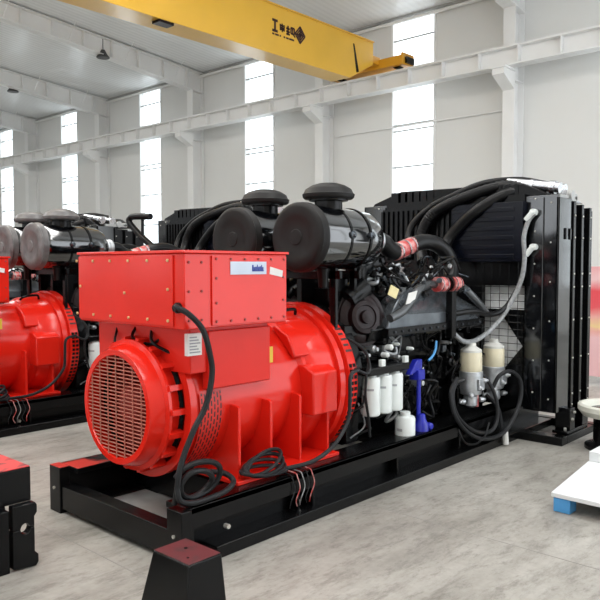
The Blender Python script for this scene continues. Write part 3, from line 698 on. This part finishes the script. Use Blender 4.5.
for s in (0, 1):
    f = (lambda y: y) if s == 0 else my
    for k, x in enumerate((6.47, 6.66, 6.85)):
        q = N(); ya, yb = sorted((f(Y0 - .015), f(Y0 + .1)))
        q.box(x, x + .05, ya, yb, .26, 2.18 - .02 * k); ya, yb = sorted((f(Y0 + .03), f(Y0 + .1))); q.box(x + .05, x + .19, ya, yb, .26, 2.16 - .02 * k)
        q.bolts([(x + .025, f(Y0 - .015), z) for z in (.32, .42, .75, 1.1, 1.4, 1.52, 1.85, 2.05)], (0, -1 if s == 0 else 1, 0), .009, .009, 1)
        q.bolts([(x + .12, f(Y0 + .03), z) for z in (.35, .75, 1.1, 1.4, 1.85)], (0, -1 if s == 0 else 1, 0), .008, .009, 1)
        c = q.build('side_channel', [BLACKM, ZINC], rad, .004)
    q = N(); ya, yb = sorted((f(Y0 - .012), f(Y0 + .01)))
    q.box(6.30, 6.33, ya, yb, 1.83, 1.93); q.box(6.40, 6.43, ya, yb, 1.83, 1.93); q.split('latch', BLACKM, rad, .003)
# core, shroud, guard
q = N(); X0, X1 = 6.14, 6.20
def pl(poly): q.prism([(X0, y, z) for y, z in poly], (X1 - X0, 0, 0))
pl([(2.86, .30), (my(2.86), .30), (my(2.86), .62), (2.86, .62)])
pl([(2.86, 1.13), (3.06, 1.13), (2.86, .86)]); pl([(2.86, .62), (3.05, .62), (2.86, .86)])
pl([(3.27, .62), (my(2.86), .62), (my(2.86), 1.63), (3.27, 1.63)])
pl([(2.86, 1.13), (3.27, 1.13), (3.27, 1.19), (2.86, 1.19)]); pl([(2.80, 1.41), (3.27, 1.41), (3.27, 1.63), (2.80, 1.63)])
pl([(2.86, 2.16), (my(2.86), 2.16), (my(2.86), 2.24), (2.86, 2.24)])
q.build('fan_shroud', BLACKM, rad)
q = N(); q.box(6.06, 6.20, 2.84, 3.56, 1.63, 2.17)
for k in range(6): q.box(6.052, 6.06, 2.92, 3.56, 1.66 + .085 * k, 1.70 + .085 * k)
q.build('upper_panel', NAVY, rad, .006)
q = N(); q.box(6.10, 6.20, 3.56, 4.40, 1.63, 2.17); 
for k in range(14): q.box(6.08, 6.10, 3.60 + k * .06, 3.625 + k * .06, 1.65, 2.15)
q.build('upper_grille', BLACKM, rad)
q = N()
for k in range(13): q.cyl((6.12, 2.84, .62 + .065 * k), (6.12, 3.4, .62 + .065 * k), .0035, n=6)
for k in range(6): q.cyl((6.115, 2.90 + .09 * k, .60), (6.115, 2.90 + .09 * k, 1.63), .003, n=6)
q.build('fan_guard', BLACKM, rad)
q = N(); q.lathe((5.98, YC, 1.05), AX, [(0, .12), (.1, .14), (.12, .05)], 20)
for k in range(8):
    a = 2 * PI * k / 8
    u = Vector((0, math.cos(a), math.sin(a))); v_ = Vector((.05, -math.sin(a) * .13, math.cos(a) * .13)); c = Vector((6.03, YC, 1.05))
    q.prism([c + u * .12 - v_ * .5, c + u * .30 - v_ * .7, c + u * .30 + v_ * .7, c + u * .12 + v_ * .5], (.006, 0, 0))
q.build('fan', BLACKM, rad)
# top tank and pipes
q = N(); q.prism([(6.20, Y0 + .05, 2.18), (6.20, Y0 + .15, 2.25), (6.20, 2.90, 2.34), (6.20, my(3.0), 2.36), (6.20, my(2.66), 2.25), (6.20, my(Y0 + .05), 2.18)], (.65, 0, 0))
for k in range(17): q.box(6.19, 6.86, 2.95 + .08 * k, 3.0 + .085 * k, 2.2, 2.35)
tank = q.build('top_tank', BLACKM, rad, .006)
for x, z in ((6.30, 2.29), (6.50, 2.28)):
    q = N(); q.cyl((x, 2.60 + (x - 6.3) * .2, z), (x, 3.1, z + .08), .048, n=14); q.cyl((x, 2.64, z + .005), (x, 2.69, z + .012), .060, n=14); q.cyl((x, 2.84, z + .03), (x, 2.88, z + .04), .060, n=14); q.build('coolant_pipe', CHROME, tank)
q = N()
q.box(6.35, 6.75, 2.62, 2.72, 2.20, 2.24); q.cyl((6.72, 2.62, 2.24), (6.72, 2.75, 2.24), .03, n=10); q.cyl((6.6, 2.60, 2.24), (6.6, 2.64, 2.24), .05, n=12); q.build('pipe_bracket', GALV, tank)
N().tube([(5.80, 3.72, 1.62), (5.98, 3.86, 1.84), (6.02, 3.80, 2.04), (6.04, 3.66, 2.15), (6.10, 3.42, 2.25), (6.24, 3.15, 2.335), (6.30, 2.92, 2.315)], .052, 14, seg=12, rib=.10).build('coolant_hose', RUBBER, gs)
N().tube([(5.82, 3.52, 1.60), (5.98, 3.56, 1.82), (6.02, 3.44, 1.98), (6.04, 3.26, 2.12), (6.14, 3.08, 2.24), (6.34, 2.94, 2.31), (6.46, 2.86, 2.29)], .050, 14).build('coolant_hose', RUBBER, gs)
N().tube([(5.84, 3.9, 1.66), (5.98, 3.98, 1.95), (6.06, 3.8, 2.16), (6.10, 3.55, 2.27), (6.2, 3.3, 2.37), (6.4, 3.05, 2.40), (6.55, 2.85, 2.36)], .034, 12).build('coolant_hose', RUBBER, gs)
q = N(); q.tube([(6.10, 2.75, 2.06), (6.09, 2.80, 1.99), (6.07, 2.83, 1.85), (6.07, 2.82, 1.66), (6.06, 2.84, 1.48), (6.02, 2.90, 1.30), (5.94, 2.96, 1.14), (5.80, 3.02, 1.01), (5.60, 3.05, .94), (5.42, 3.06, .95), (5.30, 3.08, 1.02)], .021, 10)
wh = q.build('vent_hose', GREYHOSE, gs)
for (y, z) in ((2.76, 2.07), (2.755, 1.76)):
    q = N(); q.cyl((6.14, y, z), (6.08, y, z), .030, n=12); q.cyl((6.09, y, z), (6.085, y + .06, z - .07), .026, n=12); q.cyl((6.10, y - .03, z), (6.10, y + .02, z), .024, n=10); q.build('hose_fitting', WHITE, wh)
N().tube([(5.20, 3.10, 1.18), (5.55, 3.04, 1.20), (5.80, 3.0, 1.16), (5.98, 2.95, 1.22), (6.08, 2.88, 1.40), (6.10, 2.86, 1.50)], .024, 10).build('coolant_return_hose', RUBBER, gs)
# radiator stand
q = N(); q.box(6.14, 6.26, 2.48, my(2.48), 0, .075); q.box(6.9, 7.0, 2.48, my(2.48), 0, .075); q.box(6.26, 6.9, 2.48, 2.60, 0, .07); q.box(6.26, 6.9, my(2.60), my(2.48), 0, .07)
st = q.build('radiator_stand', BLACKM, gs, .005)
for f in ((lambda y: y), my):
    q = N(); ya, yb = sorted((f(2.50), f(2.64))); q.box(6.30, 6.80, ya, yb, .07, .10); q.box(6.36, 6.48, ya, yb, .10, .30); q.box(6.66, 6.80, ya, yb, .10, .30)
    q.bolts([(6.33 + .05 * k, f(2.53), .10) for k in range(4)], (0, 0, 1), .015, .03, 1); q.bolts([(6.40, f(2.50), .2), (6.44, f(2.5), .26), (6.73, f(2.5), .2)], (0, f(2) - f(2.5), 0), .015, .02, 1)
    q.build('foot_bracket', [BLACKM, ZINC], st, .006)

# --- air cleaners
def aircleaner(f):
    yc = f(3.30); zc = 1.79
    def L(prof, n=80): return N().lathe((0, yc, zc), AX, prof, n)
    o = L([(3.66, .215), (3.70, .225), (4.10, .222), (4.28, .21), (4.345, .18), (4.36, .11), (4.42, .09)]).build('air_cleaner', BLACKG, gs)
    lid = L([(3.565, 0.02), (3.567, .05), (3.573, .055), (3.575, .13), (3.570, .14), (3.568, .205), (3.575, .226), (3.59, .238), (3.60, .230), (3.62, .234), (3.635, .242), (3.65, .242), (3.66, .21)]).build('end_lid', LID, o)
    q = N()
    for x in (3.90, 4.12): q.lathe((x, yc, zc), AX, [(0, .218), (0, .228), (.022, .228), (.022, .218)], 40, 0, False)
    band = q.split('mounting_band', BLACKM, o)[0]
    q = N(); sg = -1 if f(3.0) < YC else 1
    for x in (3.911, 4.131): q.lathe((x, yc + sg * .222, zc + .02), (0, sg, 0), [(0, .028), (.015, .028), (.02, .016), (.03, .012)], 14)
    q.split('band_bolt', GUNM, band)
    N().lathe((4.40, yc, zc), AX, [(0, .09), (.02, .085), (.04, .092), (.06, .085), (.08, .092), (.10, .085)], 24).build('outlet_collar', ALU, o)
    N().tube([(4.48, yc, zc), (4.58, yc, zc - .01), (4.66, yc, zc - .06), (4.75, yc, zc - .088)], .068, 14).build('outlet_hose', RUBBER, o)
    cx_ = 3.915
    N().lathe((cx_, yc, 1.95), (0, 0, 1), [(0, .10), (.10, .10), (.105, .14), (.125, .14)], 24).build('inlet_neck', BLACKM, o)
    pc = N().lathe((cx_, yc, 2.08), (0, 0, 1), [(-.012, .12), (-.012, .170), (0, .184), (.022, .188), (.030, .178), (.058, .165), (.085, .12), (.10, .07), (.104, 0)], 40).build('rain_cap', LID, o)
    q = N(); q.cyl((3.86, yc, 1.56), (3.86, yc, 1.60), .05, n=14); q.lathe((3.86, yc, 1.44), (0, 0, 1), [(0, .02), (.0, .035), (.10, .042), (.14, .045)], 14); q.build('dust_valve', RUBBER, o)
    return o
acs = [aircleaner(lambda y: y), aircleaner(my)]
q = N()
for x in (3.90, 4.12):
    q.box(x, x + .03, 3.18, my(3.18), 1.50, 1.56)
    for y in (3.22, my(3.25)): q.box(x, x + .03, y, y + .05, 1.1 if x < 4 else 1.2, 1.60)
for y in (3.30, YC, my(3.35)): q.box(3.98, 4.14, y, y + .05, 1.10, 1.5)
q.box(3.98, 4.16, 3.2, my(3.2), 1.08, 1.16); q.box(4.14, 4.3, 3.30, my(3.30), 1.15, 1.42)
q.build('air_cleaner_bracket', BLACKM, gs, .005)
q = N(); q.tube([(4.10, 3.10, .98), (4.05, 3.04, .90), (4.00, 3.02, .80), (4.02, 3.04, .66), (4.07, 3.05, .5), (4.1, 3.06, .36)], .010, 8); q.tube([(3.95, 3.2, 1.10), (4.02, 3.06, 1.0), (4.04, 3.02, .88), (3.98, 3.0, .84), (3.9, 3.02, .87)], .011, 8); q.build('sensor_cable', CABLE, gs)

# --- the two sets behind
ROW = 3.56
for k, lab in ((1, 'red and black generator set second in the row, at the left behind the nearest one'), (2, 'generator set third in the row, only its black top showing beyond the second one')):
    c = copy_tree(gs); c.location = GO + Vector((-0.09 * k, ROW * k, 0)); c['label'] = lab
    for ch in c.children:
        for g_ in ch.children:
            if g_.name.startswith('end_lid') or g_.name.startswith('rain_cap'):
                g_.material_slots[0].link = 'OBJECT'; g_.material_slots[0].material = LIDL

    if k == 1:
        o2 = B((0, 0, 0)); off = c.location
        ps = [(5.3, 7.30, 1.82), (5.3, 7.58, 1.98), (5.3, 7.80, 2.14), (5.3, 7.78, 2.20), (5.3, 7.68, 2.215), (5.3, 7.35, 2.20)]
        o2.tube([Vector(p) - off for p in ps], .04, 12); o2.tube([Vector((5.3, 7.52, 2.21)) - off, Vector((5.3, 7.52, 1.9)) - off], .02, 10)
        o2.build('breather_pipe', RUBBER, c)

# ------------------------------------------------------------------ things in the foreground
# end of another skid at the left edge
sk = thing('skid_frame', 'black steel skid end with red overspray and a lug plate at the left edge', 'skid', (1.2, 3.6, 0))
O = sk.location
q = B(O); q.box(-1.2, 1.805, 3.60, 4.0, .34, .525); beam = q.build('rail', BLACKM, sk, .006)
B(O).box(-1.2, 1.80, 3.603, 3.997, .525, .529).build('painted_top', REDTOPB, beam)
q = B(O); q.box(-1.2, 1.665, 3.60, 3.66, .0, .34); q.box(-1.2, 1.665, 3.57, 3.60, .28, .31); q.build('lower_web', BLACKM, beam, .005)
q = B(O); pts = [(1.676, .012), (1.80, .0), (1.815, .02), (1.815, .06), (1.795, .08), (1.795, .27), (1.81, .29), (1.81, .33), (1.80, .345), (1.676, .345)]
hole = [(1.745 + .026 * math.cos(a), .215 + .028 * math.sin(a)) for a in [PI + 2 * PI * i / 20 for i in range(21)]]
for half in (1, -1):
    hh = [(1.745 - .026 * math.cos(a), .215 + half * .028 * math.sin(a)) for a in [PI * i / 10 for i in range(11)]]
    oo = [(1.795, .215), (1.795, .27), (1.81, .29), (1.81, .33), (1.80, .345), (1.676, .345), (1.676, .215)] if half > 0 else [(1.795, .215), (1.795, .08), (1.815, .06), (1.815, .02), (1.80, .0), (1.676, .012), (1.676, .215)]
    q.prism([(x, 3.545, z) for x, z in hh + oo], (0, .05, 0))
q.box(1.60, 1.66, 3.55, 3.60, .0, .33); lug = q.build('lug_plate', BLACKM, sk, .005)
q = B(O); q.box(-1.2, 1.7, 4.9, 5.1, .0, .525); q.build('rail', BLACKM, sk, .006)
B(O).box(1.0, 1.15, 4.0, 4.9, .06, .3).build('cross_beam', BLACKM, sk, .006)
# tapered pedestal
q0 = thing('support_pedestal', 'black tapered steel pedestal with a dull red worn top in the foreground', 'pedestal', (1.9, 2.4, 0))
O = q0.location
TZ = .36
def rectr(x0, x1, y0, y1, z): return [(x0, y0, z), (x1, y0, z), (x1, y1, z), (x0, y1, z)]
PX0, PX1, PY0, PY1 = 1.815, 1.995, 2.278, 2.523
q = B(O); q.rings([rectr(PX0 - .05, PX1 + .02, PY0 - .03, PY1 + .08, 0), rectr(PX0, PX1, PY0, PY1, TZ)]); pb = q.build('body', BLACKM, q0, .006)
q = B(O); q.box(PX0 + .004, PX1 - .004, PY0 + .004, PY1 - .004, TZ, TZ + .004); tp = q.build('painted_top', REDTOP, pb, .001)
q = B(O); q.cyl((1.92, 2.43, TZ + .003), (1.92, 2.43, TZ + .006), .008, n=14); q.cyl((1.86, 2.34, TZ + .003), (1.86, 2.34, TZ + .006), .006, n=14); q.split('bolt_hole', BLACKD, tp)
# pallet with white top
pa = thing('pallet', 'low white boarded pallet on blue feet at the right edge', 'pallet', (5.1, 1.4, 0))
O = pa.location
q = B(O); q.prism([(4.472, 1.872, .095), (5.85, 2.02, .095), (5.85, .75, .095), (4.462, .75, .095)], (0, 0, .03)); q.build('deck', PALLETW, pa, .004)
for x in (4.48, 5.1, 5.73):
    for y in (.78, 1.25, 1.75): B(O).box(x, x + .11, y, y + .11, 0, .095).build('foot', LBLUE, pa, .006)
B(O).box(5.38, 5.85, 1.0, 1.965, .125, .20).build('raised_ledge', PALLETW, pa, .004)
B(O).box(4.9, 4.95, 1.56, 1.61, .125, .14).build('deck_clip', BLACKM, pa)
# white tub on black stand
tubt = thing('tub', 'cream ring-rimmed tub on a black stand at the right edge', 'tub', (6.38, 2.12, 0))
O = tubt.location
q = B(O); q.lathe((6.38, 2.12, .0), (0, 0, 1), [(0, .22), (.0, .24), (.03, .24), (.05, .17), (.28, .17), (.30, .22)], 28); q.build('stand', BLACKM, tubt)
q = B(O); q.lathe((6.38, 2.12, .29), (0, 0, 1), [(.02, .02), (.02, .235), (.085, .25), (.10, .265), (.10, .285), (.09, .30), (.05, .30), (.0, .26), (.0, .10)], 40); q.build('rim', mat('cream_plastic', (.70, .70, .62), .4), tubt)
B(O).lathe((6.38, 2.12, .315), (0, 0, 1), [(-.01, .20), (.03, .20), (.04, .06), (.06, 0.01)], 28).build('hub', BLACKM, tubt)
# pink and red banner board behind the radiator
def banner_mat():
    m, nt, b = new_mat('red_pink_banner')
    tc = nt.nodes.new('ShaderNodeTexCoord'); sp = nt.nodes.new('ShaderNodeSeparateXYZ'); nt.links.new(tc.outputs['Generated'], sp.inputs[0])
    r = nt.nodes.new('ShaderNodeValToRGB'); e = r.color_ramp.elements
    e[0].position = 0; e[0].color = (.82, .50, .52, 1); e[1].position = 1; e[1].color = (.80, .40, .42, 1)
    for p, c in ((.36, (.82, .52, .54)), (.42, (.80, .40, .36)), (.46, (.82, .62, .30)), (.54, (.80, .40, .36)), (.62, (.75, .10, .12)), (.78, (.75, .08, .10)), (.88, (.82, .55, .56))):
        x = e.new(p); x.color = c + (1,)
    n = nt.nodes.new('ShaderNodeTexNoise'); n.inputs['Scale'].default_value = 5
    nt.links.new(tc.outputs['Object'], n.inputs['Vector'])
    ma = nt.nodes.new('ShaderNodeMath'); ma.operation = 'MULTIPLY_ADD'; ma.inputs[1].default_value = .08; ma.inputs[2].default_value = -.04
    nt.links.new(n.outputs['Fac'], ma.inputs[0])
    a2 = nt.nodes.new('ShaderNodeMath'); a2.operation = 'ADD'; nt.links.new(ma.outputs[0], a2.inputs[0]); nt.links.new(sp.outputs['Z'], a2.inputs[1])
    nt.links.new(a2.outputs[0], r.inputs['Fac']); nt.links.new(r.outputs['Color'], b.inputs['Base Color']); b.inputs['Roughness'].default_value = .35
    return m
bt = thing('display_board', 'pink and red display board standing behind the black radiator', 'board', (9.6, 3.3, 0))
O = bt.location
B(O).box(9.58, 9.62, 2.3, 3.95, .12, 1.58).build('panel', banner_mat(), bt, .005)
q = B(O)
for y in (2.4, 3.8): q.box(9.3, 9.9, y, y + .05, 0, .04); q.box(9.58, 9.62, y, y + .05, .04, .12)
q.build('stand', GALV, bt, .004)
